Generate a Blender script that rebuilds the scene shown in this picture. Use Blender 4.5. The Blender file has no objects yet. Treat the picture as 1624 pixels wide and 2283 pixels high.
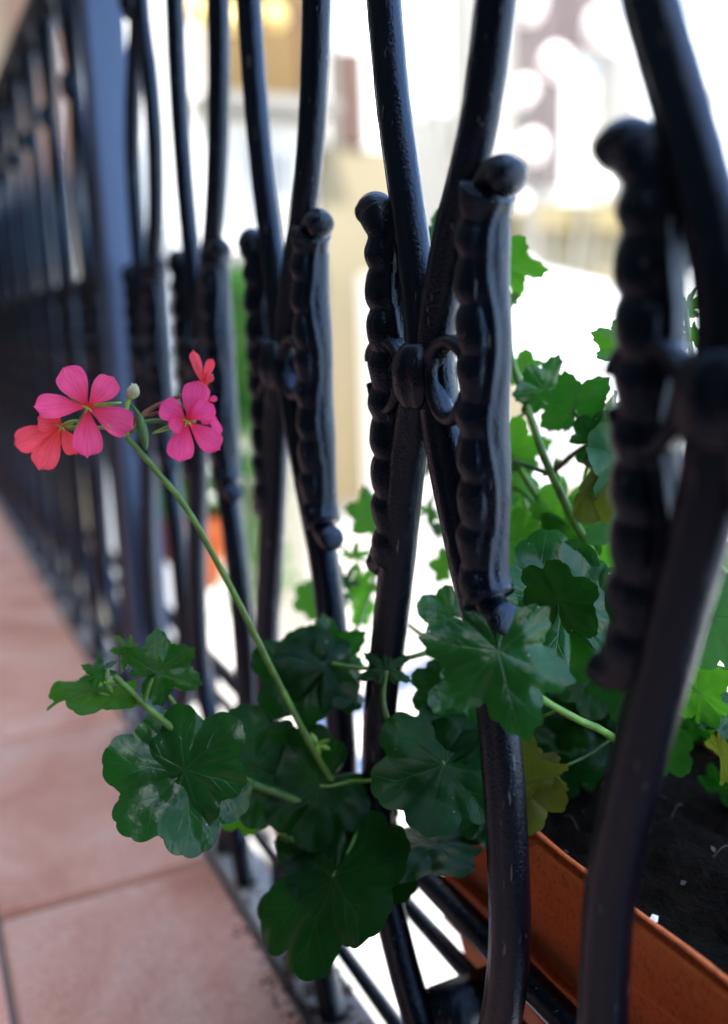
import bpy, bmesh, math, random
from mathutils import Vector, Matrix, noise
R = math.radians
rnd = random.Random(7)
scene = bpy.context.scene
col = scene.collection

# ---------------------------------------------------------------- camera
PW, PH, PF = 1624.0, 2283.0, 2104.0
yaw, pit, rol = R(25.83), R(11.5), R(-1.655)
CF = Vector((math.sin(yaw)*math.cos(pit), math.cos(yaw)*math.cos(pit), -math.sin(pit)))
r0 = Vector((math.cos(yaw), -math.sin(yaw), 0)); u0 = r0.cross(CF)
CR = r0*math.cos(rol)+u0*math.sin(rol)
CU = u0*math.cos(rol)-r0*math.sin(rol)
CC = Vector((0, 0, .40))
cam = bpy.data.cameras.new('camera'); camo = bpy.data.objects.new('camera', cam); col.objects.link(camo)
m = Matrix((CR, CU, -CF)).transposed().to_4x4(); m.translation = CC
camo.matrix_world = m
cam.sensor_width = 36; cam.sensor_fit = 'AUTO'; cam.lens = PF/PH*36
cam.clip_start = .01; cam.clip_end = 500
cam.dof.use_dof = True; cam.dof.focus_distance = .375; cam.dof.aperture_fstop = 3.4
scene.camera = camo

# ---------------------------------------------------------------- sky, sun, exposure
SUN = Vector((-.24, -.42, .87)).normalized()          # towards the sun
w = bpy.data.worlds.new('World'); scene.world = w; w.use_nodes = True
nt = w.node_tree; bg = nt.nodes['Background']
sky = nt.nodes.new('ShaderNodeTexSky'); sky.sky_type = 'NISHITA'; sky.sun_disc = False
sky.sun_elevation = math.asin(SUN.z); sky.sun_rotation = math.atan2(SUN.x, SUN.y)
nt.links.new(sky.outputs[0], bg.inputs[0]); bg.inputs[1].default_value = .15
sl = bpy.data.lights.new('sun', 'SUN'); sl.energy = 2.0; sl.angle = R(.5); sl.color = (1, .95, .87)
so = bpy.data.objects.new('sun', sl); col.objects.link(so)
so.rotation_euler = SUN.to_track_quat('Z', 'Y').to_euler()
scene.view_settings.view_transform = 'Standard'; scene.view_settings.look = 'None'
scene.view_settings.exposure = 2.65; scene.view_settings.gamma = 1; scene.view_settings.use_curve_mapping = False
scene.render.engine = 'CYCLES'
scene.cycles.max_bounces = 8; scene.cycles.transmission_bounces = 4

# ---------------------------------------------------------------- small tools
def at(u, v, k):
    return CC + (CF + CR*((u-PW/2)/PF) - CU*((v-PH/2)/PF))*k
def aty(u, v, Y):
    d = CF + CR*((u-PW/2)/PF) - CU*((v-PH/2)/PF)
    return CC + d*(Y/d.y)

def link(name, me, mat, parent=None):
    o = bpy.data.objects.new(name, me); col.objects.link(o)
    if mat and not me.materials: me.materials.append(mat)
    if parent: o.parent = parent
    return o
def bm_mesh(name, bm, smooth=True):
    me = bpy.data.meshes.new(name); bm.to_mesh(me); bm.free()
    for p in me.polygons: p.use_smooth = smooth
    return me
def thing(name, label, cat, loc=(0, 0, 0), group=None):
    o = bpy.data.objects.new(name, None); col.objects.link(o); o.location = loc
    o['label'] = label; o['category'] = cat
    if group: o['group'] = group
    bpy.context.view_layer.update()
    return o
def tag(o, label, cat, group=None):
    o['label'] = label; o['category'] = cat
    if group: o['group'] = group
    return o

def catmull(pts, n):
    P = [Vector(p) for p in pts]; P = [P[0]*2-P[1]]+P+[P[-1]*2-P[-2]]
    out = []
    for i in range(1, len(P)-2):
        for j in range(n):
            t = j/n; a, b, c, d = P[i-1:i+3]
            out.append(.5*((2*b)+(c-a)*t+(2*a-5*b+4*c-d)*t*t+(3*b-a-3*c+d)*t**3))
    out.append(P[-2]); return out

def sweep(bm, pts, rad, seg=14, prof=None, ref=Vector((1, 0, 0)), cap=True, closed=False, jit=0):
    """rad: number or f(t, theta); ref: keeps the section from twisting"""
    n = len(pts); rings = []; Ltot = 0
    for i, p in enumerate(pts):
        if closed: t = (pts[(i+1) % n]-pts[i-1]).normalized()
        else: t = (pts[min(i+1, n-1)]-pts[max(i-1, 0)]).normalized()
        a = (ref - t*ref.dot(t))
        if a.length < 1e-4: a = t.orthogonal()
        a.normalize(); b = t.cross(a)
        ring = []
        for s in range(seg):
            th = 2*math.pi*s/seg
            r = rad(i/(n-1), th) if callable(rad) else rad
            if jit: r *= 1+jit*noise.noise(p*260+Vector((s*.7, 0, 0)))
            ring.append(bm.verts.new(p + (a*math.cos(th)+b*math.sin(th))*r))
        rings.append(ring)
    for i in range(n if closed else n-1):
        A, B = rings[i], rings[(i+1) % n]
        for s in range(seg):
            bm.faces.new((A[s], A[(s+1) % seg], B[(s+1) % seg], B[s]))
    if cap and not closed:
        bm.faces.new(rings[0][::-1]); bm.faces.new(rings[-1])

def box(bm, a, b, bev=0):
    x0, y0, z0 = a; x1, y1, z1 = b
    g = bmesh.ops.create_cube(bm, size=1, matrix=Matrix.Translation(((x0+x1)/2, (y0+y1)/2, (z0+z1)/2)) @ Matrix.Diagonal((abs(x1-x0), abs(y1-y0), abs(z1-z0), 1)))
    if bev:
        es = list({e for v in g['verts'] for e in v.link_edges})
        bmesh.ops.bevel(bm, geom=es, offset=bev, segments=2, affect='EDGES')
def box_obj(name, a, b, mat, parent=None, bev=0, smooth=False):
    bm = bmesh.new(); box(bm, a, b, bev)
    o = link(name, bm_mesh(name, bm, smooth), mat)
    if parent:
        o.parent = parent; o.matrix_parent_inverse = parent.matrix_world.inverted()
    return o

# ---------------------------------------------------------------- materials
def M(name):
    m = bpy.data.materials.new(name); m.use_nodes = True
    n = m.node_tree; return m, n, n.nodes['Principled BSDF']
def N(nt, kind, **kw):
    n = nt.nodes.new(kind)
    for k, v in kw.items():
        if k in n.inputs.keys(): n.inputs[k].default_value = v
        else: setattr(n, k, v)
    return n
def ramp(nt, fac, stops):
    r = nt.nodes.new('ShaderNodeValToRGB'); nt.links.new(fac, r.inputs[0])
    e = r.color_ramp.elements
    e[0].position, e[0].color = stops[0][0], (*stops[0][1], 1)
    e[1].position, e[1].color = stops[-1][0], (*stops[-1][1], 1)
    for p, c in stops[1:-1]:
        x = e.new(p); x.color = (*c, 1)
    return r.outputs[0]
def stone(name, c1, c2, scale=8, rough=.85, bump=.3, bscale=60, dist=.002, fine=None):
    m, nt, b = M(name)
    tc = N(nt, 'ShaderNodeTexCoord')
    n1 = N(nt, 'ShaderNodeTexNoise', Scale=scale, Detail=6.0); nt.links.new(tc.outputs['Object'], n1.inputs['Vector'])
    nt.links.new(ramp(nt, n1.outputs[0], [(.3, c1), (.7, c2)]), b.inputs['Base Color'])
    n2 = N(nt, 'ShaderNodeTexNoise', Scale=bscale, Detail=5.0); nt.links.new(tc.outputs['Object'], n2.inputs['Vector'])
    bp = N(nt, 'ShaderNodeBump', Strength=bump, Distance=dist); nt.links.new(n2.outputs[0], bp.inputs['Height'])
    nt.links.new(bp.outputs[0], b.inputs['Normal']); b.inputs['Roughness'].default_value = rough
    return m

def iron_mat(name, base, rough, grey):
    m, nt, b = M(name)
    tc = N(nt, 'ShaderNodeTexCoord')
    n1 = N(nt, 'ShaderNodeTexNoise', Scale=900.0, Detail=3.0, Roughness=.6); nt.links.new(tc.outputs['Object'], n1.inputs['Vector'])
    mp = N(nt, 'ShaderNodeMapping'); mp.inputs['Scale'].default_value = (1, 1, .12); nt.links.new(tc.outputs['Object'], mp.inputs[0])
    n2 = N(nt, 'ShaderNodeTexNoise', Scale=260.0, Detail=4.0); nt.links.new(mp.outputs[0], n2.inputs['Vector'])
    ad = N(nt, 'ShaderNodeMath', operation='MULTIPLY_ADD'); nt.links.new(n2.outputs[0], ad.inputs[0]); ad.inputs[1].default_value = 1.6; nt.links.new(n1.outputs[0], ad.inputs[2])
    bp = N(nt, 'ShaderNodeBump', Strength=.6, Distance=.0006); nt.links.new(ad.outputs[0], bp.inputs['Height']); nt.links.new(bp.outputs[0], b.inputs['Normal'])
    n3 = N(nt, 'ShaderNodeTexNoise', Scale=45.0, Detail=7.0, Roughness=.7); nt.links.new(tc.outputs['Object'], n3.inputs['Vector'])
    c = ramp(nt, n3.outputs[0], [(.45, base), (.62, base), (.72, grey)])
    n4 = N(nt, 'ShaderNodeTexNoise', Scale=520.0, Detail=2.0); nt.links.new(mp.outputs[0], n4.inputs['Vector'])
    ck = N(nt, 'ShaderNodeMapRange'); nt.links.new(n4.outputs[0], ck.inputs[0]); ck.inputs[1].default_value = .70; ck.inputs[2].default_value = .74
    cm = N(nt, 'ShaderNodeMix', data_type='RGBA'); nt.links.new(ck.outputs[0], cm.inputs[0]); nt.links.new(c, cm.inputs[6]); cm.inputs[7].default_value = (.10, .10, .10, 1)
    nt.links.new(cm.outputs[2], b.inputs['Base Color'])
    rr = N(nt, 'ShaderNodeMapRange'); nt.links.new(n3.outputs[0], rr.inputs[0])
    rr.inputs[3].default_value = rough-.04; rr.inputs[4].default_value = rough+.12; nt.links.new(rr.outputs[0], b.inputs['Roughness'])
    b.inputs['Specular IOR Level'].default_value = .5
    b.inputs['Specular Tint'].default_value = (.5, .7, 1, 1)  # blue put into the highlights, standing in for sky reflections
    b.inputs['Coat Weight'].default_value = .0; b.inputs['Coat Roughness'].default_value = .22
    return m
IRON = iron_mat('black_iron_paint', (.0006, .0015, .0048), .19, (.0012, .0022, .006))
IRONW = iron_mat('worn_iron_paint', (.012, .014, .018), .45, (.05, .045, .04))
POSTM = iron_mat('post_blue_grey_paint', (.06, .09, .16), .45, (.07, .1, .16))

CONC = stone('concrete_ledge', (.42, .40, .36), (.30, .28, .25), 14, .9, .5, 160, .002)
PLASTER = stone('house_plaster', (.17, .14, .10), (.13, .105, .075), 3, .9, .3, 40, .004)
CEIL = stone('ceiling_plaster', (.30, .28, .25), (.24, .22, .2), 3, .9, .2, 30, .004)
GROUND = stone('courtyard_stone', (.52, .50, .47), (.40, .385, .36), 1.2, .85, .2, 25, .004)
CREAM = stone('cream_stucco', (.26, .215, .13), (.20, .165, .095), .8, .9, .2, 25, .006)
PALE = stone('pale_stucco', (.82, .80, .76), (.76, .74, .69), .7, .9, .2, 25, .006)
OCHRE = stone('ochre_stucco', (.17, .105, .036), (.12, .075, .025), .9, .9, .2, 25, .006)
BROWN = stone('brown_wood', (.11, .058, .036), (.085, .045, .03), 2.5, .7, .2, 25, .004)
MAUVE = stone('mauve_shutter', (.115, .085, .075), (.085, .06, .055), 1.5, .7, .2, 25, .004)
WHITE = stone('white_paint', (.84, .84, .83), (.8, .8, .79), 2, .5, .1, 20, .002)
TANG = stone('tan_blind', (.16, .135, .085), (.12, .10, .065), 2, .5, .1, 20, .002)
YELL = stone('yellow_globe', (.85, .62, .22), (.8, .55, .18), 2, .4, .1, 20, .002)
PINKW = stone('pale_blossom', (.85, .78, .72), (.8, .68, .62), 6, .8, .1, 20, .002)
DPANE = stone('tan_pane', (.075, .068, .045), (.05, .046, .034), 2, .3, .1, 20, .001)
PALEG = stone('pale_grey_render', (.36, .34, .29), (.30, .28, .24), 1)
GREY = stone('grey_render', (.24, .23, .195), (.20, .19, .165), 1, .9, .2, 25, .006)
SOIL = stone('dark_potting_soil', (.0025, .002, .0015), (.008, .006, .004), 90, 1, 1, 250, .004)
SOIL.node_tree.nodes['Principled BSDF'].inputs['Specular IOR Level'].default_value = .05
GROUT = stone('grout', (.12, .095, .08), (.19, .155, .13), 30, .95, .3, 200, .001)

def terracotta(name, a, b_, c, bump=.4, rough=.8):
    m, nt, b = M(name)
    tc = N(nt, 'ShaderNodeTexCoord')
    mp = N(nt, 'ShaderNodeMapping'); oi = N(nt, 'ShaderNodeObjectInfo')
    nt.links.new(tc.outputs['Object'], mp.inputs[0])
    vm = N(nt, 'ShaderNodeVectorMath', operation='SCALE'); vm.inputs[0].default_value = (9, 5, 3); nt.links.new(oi.outputs['Random'], vm.inputs['Scale']); nt.links.new(vm.outputs[0], mp.inputs['Location'])
    n1 = N(nt, 'ShaderNodeTexNoise', Scale=7.0, Detail=7.0, Roughness=.62, Distortion=.6); nt.links.new(mp.outputs[0], n1.inputs['Vector'])
    c1 = ramp(nt, n1.outputs[0], [(.28, a), (.5, b_), (.72, c)])
    n3 = N(nt, 'ShaderNodeTexNoise', Scale=480.0, Detail=3.0); nt.links.new(mp.outputs[0], n3.inputs['Vector'])
    sp = ramp(nt, n3.outputs[0], [(.34, (.62, .58, .56)), (.5, (1, 1, 1)), (.7, (1.0, 1.0, 1.0))])
    mx = N(nt, 'ShaderNodeMix', data_type='RGBA', blend_type='MULTIPLY'); mx.inputs[0].default_value = .8
    nt.links.new(c1, mx.inputs[6]); nt.links.new(sp, mx.inputs[7])
    br = N(nt, 'ShaderNodeMapRange'); nt.links.new(oi.outputs['Random'], br.inputs[0]); br.inputs[3].default_value = .86; br.inputs[4].default_value = 1.1
    hs = N(nt, 'ShaderNodeHueSaturation'); nt.links.new(br.outputs[0], hs.inputs['Value']); nt.links.new(mx.outputs[2], hs.inputs['Color'])
    nt.links.new(hs.outputs[0], b.inputs['Base Color'])
    n2 = N(nt, 'ShaderNodeTexNoise', Scale=130.0, Detail=6.0); nt.links.new(mp.outputs[0], n2.inputs['Vector'])
    bp = N(nt, 'ShaderNodeBump', Strength=bump, Distance=.001); nt.links.new(n2.outputs[0], bp.inputs['Height'])
    nt.links.new(bp.outputs[0], b.inputs['Normal']); b.inputs['Roughness'].default_value = rough
    return m
TILE = terracotta('terracotta_tile', (.52, .19, .115), (.72, .36, .24), (.80, .52, .38), .25, .62)
POT = terracotta('planter_terracotta', (.52, .085, .012), (.64, .125, .020), (.66, .17, .045), .6, .85)

VEINS = [0, 56, -56, 112, -112, 150, -150]
def leaf_mat(name, base, vein, trans, tw=.35, rough=.34):
    m, nt, b = M(name); L = nt.links
    uv = N(nt, 'ShaderNodeTexCoord'); sx = N(nt, 'ShaderNodeSeparateXYZ'); L.new(uv.outputs['UV'], sx.inputs[0])
    # UV centre .5,.5 ; local = uv*2-1
    def mad(s, a, c):
        q = N(nt, 'ShaderNodeMath', operation='MULTIPLY_ADD'); L.new(s, q.inputs[0]); q.inputs[1].default_value = a
        if isinstance(c, (int, float)): q.inputs[2].default_value = c
        else: L.new(c, q.inputs[2])
        return q.outputs[0]
    def op(o, a, c=None):
        q = N(nt, 'ShaderNodeMath', operation=o)
        for i, s in enumerate((a, c)):
            if s is None: continue
            if isinstance(s, (int, float)): q.inputs[i].default_value = s
            else: L.new(s, q.inputs[i])
        return q.outputs[0]
    X = mad(sx.outputs[0], 2.4, -1.2); Y = mad(sx.outputs[1], 2.4, -1.2)
    best = None
    def ray(x0, y0, ang, width, length):
        nonlocal best
        c, s = math.sin(R(ang)), math.cos(R(ang))      # ang from +Y
        px = op('SUBTRACT', X, x0) if x0 else X; py = op('SUBTRACT', Y, y0) if y0 else Y
        al = mad(py, s, mad(px, c, 0.0)); ac = op('ABSOLUTE', mad(px, s, mad(py, -c, 0.0)))
        wd = mad(al, -width/length, width)              # tapering
        e = op('DIVIDE', ac, op('MAXIMUM', wd, .0005))
        neg = op('LESS_THAN', al, 0.0)
        e = mad(neg, 50.0, e)
        best = e if best is None else op('MINIMUM', best, e)
    for a in VEINS:
        ray(0, 0, a, .017, 1.05)
        for d, sgn in ((.38, 1), (.45, -1), (.64, 1)):
            ray(d*math.sin(R(a)), d*math.cos(R(a)), a+sgn*30, .011, .5)
    vm = N(nt, 'ShaderNodeMapRange'); L.new(best, vm.inputs[0]); vm.inputs[1].default_value = .5; vm.inputs[2].default_value = 1.3
    vm.inputs[3].default_value = 1; vm.inputs[4].default_value = 0
    n1 = N(nt, 'ShaderNodeTexNoise', Scale=5.0, Detail=5.0); L.new(uv.outputs['UV'], n1.inputs['Vector'])
    oi = N(nt, 'ShaderNodeObjectInfo')
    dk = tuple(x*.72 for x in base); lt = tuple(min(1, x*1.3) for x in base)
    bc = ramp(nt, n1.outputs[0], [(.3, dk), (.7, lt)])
    mx = N(nt, 'ShaderNodeMix', data_type='RGBA'); L.new(op('MULTIPLY', vm.outputs[0], .42), mx.inputs[0]); L.new(bc, mx.inputs[6]); mx.inputs[7].default_value = (*vein, 1)
    sn = N(nt, 'ShaderNodeTexNoise', Scale=58.0, Detail=1.0); L.new(uv.outputs['Object'], sn.inputs['Vector'])
    sn.inputs['Scale'].default_value = 14.0
    smk = N(nt, 'ShaderNodeMapRange'); L.new(sn.outputs[0], smk.inputs[0]); smk.inputs[1].default_value = .80; smk.inputs[2].default_value = .815
    mx2 = N(nt, 'ShaderNodeMix', data_type='RGBA'); L.new(smk.outputs[0], mx2.inputs[0]); L.new(mx.outputs[2], mx2.inputs[6]); mx2.inputs[7].default_value = (.42, .44, .34, 1); mx = mx2
    hs = N(nt, 'ShaderNodeHueSaturation'); L.new(mx.outputs[2], hs.inputs['Color'])
    br = N(nt, 'ShaderNodeMapRange'); L.new(oi.outputs['Random'], br.inputs[0]); br.inputs[3].default_value = .8; br.inputs[4].default_value = 1.2; L.new(br.outputs[0], hs.inputs['Value'])
    L.new(hs.outputs[0], b.inputs['Base Color'])
    b.inputs['Roughness'].default_value = rough; b.inputs['Specular IOR Level'].default_value = .4 if rough < .32 else .13
    n2 = N(nt, 'ShaderNodeTexNoise', Scale=16.0, Detail=3.0); L.new(uv.outputs['UV'], n2.inputs['Vector'])
    vo = N(nt, 'ShaderNodeTexVoronoi', Scale=38.0); L.new(uv.outputs['UV'], vo.inputs['Vector'])
    h = mad(vm.outputs[0], -.5, mad(vo.outputs[0], .22, mad(n2.outputs[0], 1.0, 0.0)))
    bp = N(nt, 'ShaderNodeBump', Strength=.35, Distance=.0010); L.new(h, bp.inputs['Height']); L.new(bp.outputs[0], b.inputs['Normal'])
    tr = N(nt, 'ShaderNodeBsdfTranslucent'); tmx = N(nt, 'ShaderNodeMix', data_type='RGBA'); L.new(vm.outputs[0], tmx.inputs[0])
    tmx.inputs[6].default_value = (*trans, 1); tmx.inputs[7].default_value = (*[x*.6+.02 for x in trans], 1); L.new(tmx.outputs[2], tr.inputs['Color'])
    ms = N(nt, 'ShaderNodeMixShader'); ms.inputs[0].default_value = tw
    L.new(b.outputs[0], ms.inputs[1]); L.new(tr.outputs[0], ms.inputs[2])
    L.new(ms.outputs[0], nt.nodes['Material Output'].inputs[0])
    return m
LEAF = {
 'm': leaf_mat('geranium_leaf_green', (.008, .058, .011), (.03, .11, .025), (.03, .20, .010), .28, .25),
 'd': leaf_mat('geranium_leaf_dark', (.004, .032, .006), (.018, .066, .016), (.016, .12, .006), .22, .34),  # darker green stands in for leaves in shade
 'b': leaf_mat('geranium_leaf_fresh', (.018, .10, .012), (.09, .22, .04), (.085, .30, .015), .5),  # brighter green carries the look of backlit leaves
 'l': leaf_mat('geranium_leaf_pale', (.035, .11, .05), (.08, .17, .08), (.06, .22, .045), .35, .42),
 'y': leaf_mat('geranium_leaf_yellowing', (.075, .085, .012), (.13, .14, .04), (.16, .20, .015), .4, .5),
}
def stem_mat(name, c, t):
    m, nt, b = M(name); b.inputs['Base Color'].default_value = (*c, 1); b.inputs['Roughness'].default_value = .5
    tc = N(nt, 'ShaderNodeTexCoord'); n = N(nt, 'ShaderNodeTexNoise', Scale=120.0, Detail=4.0); nt.links.new(tc.outputs['Object'], n.inputs['Vector'])
    nt.links.new(ramp(nt, n.outputs[0], [(.35, tuple(x*.7 for x in c)), (.65, tuple(x*1.3 for x in c))]), b.inputs['Base Color'])
    b.inputs['Subsurface Weight'].default_value = .25; b.inputs['Subsurface Radius'].default_value = (.3, 1, .1); b.inputs['Subsurface Scale'].default_value = .002
    return m
STEM = stem_mat('stem_green', (.10, .22, .035), None)
STEMD = stem_mat('stem_dark_green', (.05, .13, .03), None)
STEMR = stem_mat('stem_reddish', (.16, .06, .03), None)
SEPAL = stem_mat('sepal_green', (.22, .42, .07), None)
DRY = stem_mat('dry_bud', (.42, .42, .24), None)

def petal_mat(name, tipc, basec):
    m, nt, b = M(name); L = nt.links
    uv = N(nt, 'ShaderNodeTexCoord'); sx = N(nt, 'ShaderNodeSeparateXYZ'); L.new(uv.outputs['UV'], sx.inputs[0])
    c = ramp(nt, sx.outputs[1], [(.0, basec), (.32, tuple((a*.4+d*.6) for a, d in zip(basec, tipc))), (.6, tipc)])
    # fine lengthwise veins
    mp = N(nt, 'ShaderNodeMapping'); mp.inputs['Scale'].default_value = (14, .8, 1); L.new(uv.outputs['UV'], mp.inputs[0])
    n = N(nt, 'ShaderNodeTexNoise', Scale=1.6, Detail=3.0, Distortion=.3); L.new(mp.outputs[0], n.inputs['Vector'])
    v = ramp(nt, n.outputs[0], [(.38, (.78, .5, .6)), (.52, (1, 1, 1))])
    mx = N(nt, 'ShaderNodeMix', data_type='RGBA', blend_type='MULTIPLY'); mx.inputs[0].default_value = .55; L.new(c, mx.inputs[6]); L.new(v, mx.inputs[7])
    L.new(mx.outputs[2], b.inputs['Base Color']); b.inputs['Roughness'].default_value = .6; b.inputs['Specular IOR Level'].default_value = .2
    tr = N(nt, 'ShaderNodeBsdfTranslucent'); L.new(mx.outputs[2], tr.inputs[0])
    ms = N(nt, 'ShaderNodeMixShader'); ms.inputs[0].default_value = .5
    L.new(b.outputs[0], ms.inputs[1]); L.new(tr.outputs[0], ms.inputs[2]); L.new(ms.outputs[0], nt.nodes['Material Output'].inputs[0])
    bp = N(nt, 'ShaderNodeBump', Strength=.25, Distance=.0006); L.new(n.outputs[0], bp.inputs['Height']); L.new(bp.outputs[0], b.inputs['Normal'])
    return m
PINK = petal_mat('petal_pink', (1.0, .12, .34), (.80, .015, .03))
MAGENTA = petal_mat('petal_magenta', (1.0, .11, .38), (.82, .02, .06))
CORAL = petal_mat('petal_coral', (1.0, .11, .16), (.82, .05, .03))

# ---------------------------------------------------------------- the setting
gr = box_obj('courtyard_ground', (-60, -60, -3.5), (120, 160, -3.2), GROUND); gr['kind'] = 'structure'
slab = box_obj('balcony_slab', (-1.15, -3, -.20), (.208, 6.5, -.014), CONC); slab['kind'] = 'structure'
hw = box_obj('house_wall', (-1.40, -14, -3.2), (-1.15, 6.5, 6.6), stone('house_plaster_brown', (.045, .038, .03), (.035, .03, .024), 3))  # unseen wall, plaster darkened so the iron's reflections stay dark
DKBLK = stone('brown_stone', (.02, .016, .012), (.03, .024, .018), 3, .9, .4, 30, .006)
bw = box_obj('parapet_wall', (-1.15, -1.1, -.0), (.12, -.8, 1.45), DKBLK)  # unseen wall added to keep reflections in the iron dark
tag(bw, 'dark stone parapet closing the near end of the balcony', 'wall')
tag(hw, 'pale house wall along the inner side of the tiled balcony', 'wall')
led = box_obj('concrete_ledge', (.176, -3, -.014), (.208, 6.5, .0), CONC, None, .002); led['kind'] = 'structure'
fl = box_obj('balcony_floor', (-1.15, -3, -.014), (.1735, 6.5, -.0035), GROUT); fl['kind'] = 'structure'
tilemesh = {}
rows = [(.335+.305*i) for i in range(-4, 18)]
cols_ = [(.0185, .172), (-.2865, .0185), (-.5915, -.2865), (-.8965, -.5915)]
for ci, (x0, x1) in enumerate(cols_):
    bm = bmesh.new(); box(bm, (-(x1-x0)/2+.0022, -.1525+.0022, -.006), ((x1-x0)/2-.0022, .1525-.0022, .002), .0022)
    tilemesh[ci] = bm_mesh('tile', bm, False)
    for y in rows:
        o = link('tile', tilemesh[ci], TILE); o.location = ((x0+x1)/2, y+.1525, -.001+rnd.uniform(-.0004, .0004))
        o.rotation_euler = (rnd.uniform(-.002, .002), rnd.uniform(-.002, .002), rnd.uniform(-.002, .002))
        o.parent = fl

# crumbs of earth on the ledge
bm = bmesh.new()
for i in range(420):
    y = rnd.gauss(.45, .06) if i < 300 else rnd.uniform(.2, 1.2)
    p = Vector((rnd.uniform(.160, .207), y, .001)); s = rnd.uniform(.0005, .0022)
    g = bmesh.ops.create_icosphere(bm, subdivisions=1, radius=s, matrix=Matrix.Translation(p))
    for v in g['verts']: v.co += noise.noise_vector(v.co*900)*s*.5
cr = link('soil_crumbs', bm_mesh('soil_crumbs', bm, False), stone('crumb', (.05, .035, .025), (.14, .10, .07), 60)); cr['kind'] = 'stuff'
tag(cr, 'loose dark soil crumbs scattered on the ledge under the railing', 'soil')

# ---------------------------------------------------------------- railing
XR = .186
rail = thing('iron_railing', 'black wrought iron balcony railing with paired curved bars and twisted rods', 'railing', (XR, .3, 0))
def rpart(name, bm, mat=IRON, smooth=True):
    o = link(name, bm_mesh(name, bm, smooth), mat); o.parent = rail; o.matrix_parent_inverse = rail.matrix_world.inverted(); return o
def barprof(t, th):
    # round bar with a shallow rolled groove on two sides
    g = 0
    for c in (R(150), R(215), R(35)):
        d = math.atan2(math.sin(th-c), math.cos(th-c)); g += .09*math.exp(-(d/.2)**2)
    hi = min(1, max(0, (t-.5)/.12))
    a, b = .0076*(1-hi)+.0064*hi, .0090*(1-hi)+.0081*hi
    return (1-g)/math.sqrt((math.cos(th)/a)**2+(math.sin(th)/b)**2)
LEFT = [(-.028, 0), (-.012, .03), (.012, .065), (.037, .098), (.054, .13), (.0585, .16), (.053, .215), (.044, .25), (.0345, .285), (.0225, .335), (.0125, .365), (.0060, .380), (.0062, .398), (.0125, .426), (.0190, .452), (.0260, .480), (.0310, .51), (.0345, .54), (.0365, .58), (.034, .63), (.022, .68), (.0085, .712), (.0075, .728)]
RIGHT = [(.028, 0), (.010, .03), (-.015, .065), (-.036, .095), (-.0475, .125), (-.0535, .16), (-.0525, .20), (-.048, .24), (-.040, .278), (-.0255, .312), (-.0105, .35), (-.0040, .378), (-.0050, .398), (-.0172, .430), (-.028, .450), (-.0365, .470), (-.0446, .50), (-.051, .54), (-.053, .58), (-.048, .63), (-.028, .68), (-.0095, .712), (-.0085, .728)]
LEFT0 = [(-.02, 0), (.0, .04), (.025, .08), (.038, .115), (.0435, .14), (.0445, .168), (.0426, .2165), (.0323, .2675), (.0199, .3134), (.0090, .3534), (.0055, .385), (.0058, .40), (.0110, .4185), (.0236, .4494), (.0365, .4796), (.045, .51), (.05, .55), (.045, .62), (.03, .67), (.0085, .712), (.0075, .728)]
LEFTF = [p for p in LEFT if p[1] < .53]+[(.0325, .54), (.025, .575), (.014, .60), (.0065, .62), (.0065, .64), (.016, .67), (.027, .70), (.033, .728)]
RIGHTF = [p for p in RIGHT if p[1] < .45]+[(-.034, .475), (-.0375, .51), (-.036, .54), (-.027, .575), (-.015, .60), (-.0075, .62), (-.0075, .64), (-.018, .67), (-.028, .70), (-.034, .728)]
def leg(yc, prof, dx=0, adj=lambda z: 0):
    bm = bmesh.new()
    pts = catmull([(XR+dx, yc+dy+adj(z), z) for dy, z in prof], 6)
    sweep(bm, pts, barprof, 40, jit=.03)
    return bm
def twisted(yc, s, z0=.298, z1=.4425, rr=.0098):
    """two-strand rope bar, ends bent outwards into knobs (s=+1 far side, -1 near side)"""
    bm = bmesh.new()
    y = yc; yc0 = yc
    P = [(0, s*.0175, z0-.003), (0, s*.012, z0-.0045), (0, s*.005, z0-.001), (0, s*.0005, z0+.008)]
    nz = 10
    P += [(0, 0.0006*math.sin(i*1.7), z0+.008+(z1-z0-.016)*i/nz) for i in range(1, nz)]
    P += [(0, s*.0005, z1-.008), (0, s*.005, z1+.001), (0, s*.012, z1+.003), (0, s*.019, z1-.001)]
    pts = catmull([(XR-.001, y+b, c) for a, b, c in P], 12)
    n = len(pts); zs = [p.z for p in pts]
    def rad(t, th):
        i = min(n-1, int(round(t*(n-1)))); p = pts[i]
        tz = (p.z-z0)/(z1-z0); e = abs((p.y-y))
        amp = max(0, 1-e/.004)
        zz = (p.z-z0)/.0152+.08*math.sin(p.z*310)+.16*math.sin(th-R(150)); q = abs(2*(zz-math.floor(zz))-1)   # 1 at a notch
        q = q**1.8
        side = max(0, math.cos((th-R(150))*.8)) if abs(math.atan2(math.sin(th-R(150)), math.cos(th-R(150)))) < R(112) else 0
        wob = .16*math.sin(p.z*110+yc0*9)
        def gv(c, w_): 
            d = math.atan2(math.sin(th-R(c)-wob), math.cos(th-R(c)-wob)); return math.exp(-(d/w_)**2)
        base = rr*(1-amp*((.23*side)*q+.12*gv(238, .24)+.09*gv(270, .2)-.05*gv(255, .2)))
        if e > .004:
            f = min(1, (e-.004)/.009); base = rr*(.60+.06*f)
        k = min(t, 1-t)*(n-1)          # rounded ends
        if k < 5: base *= math.sqrt(max(.02, 1-((5-k)/5)**2))
        return base
    sweep(bm, pts, rad, 72, jit=.02)
    # hammered fillet seam along the outer side, as on the photograph's welded rods
    return bm
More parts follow.
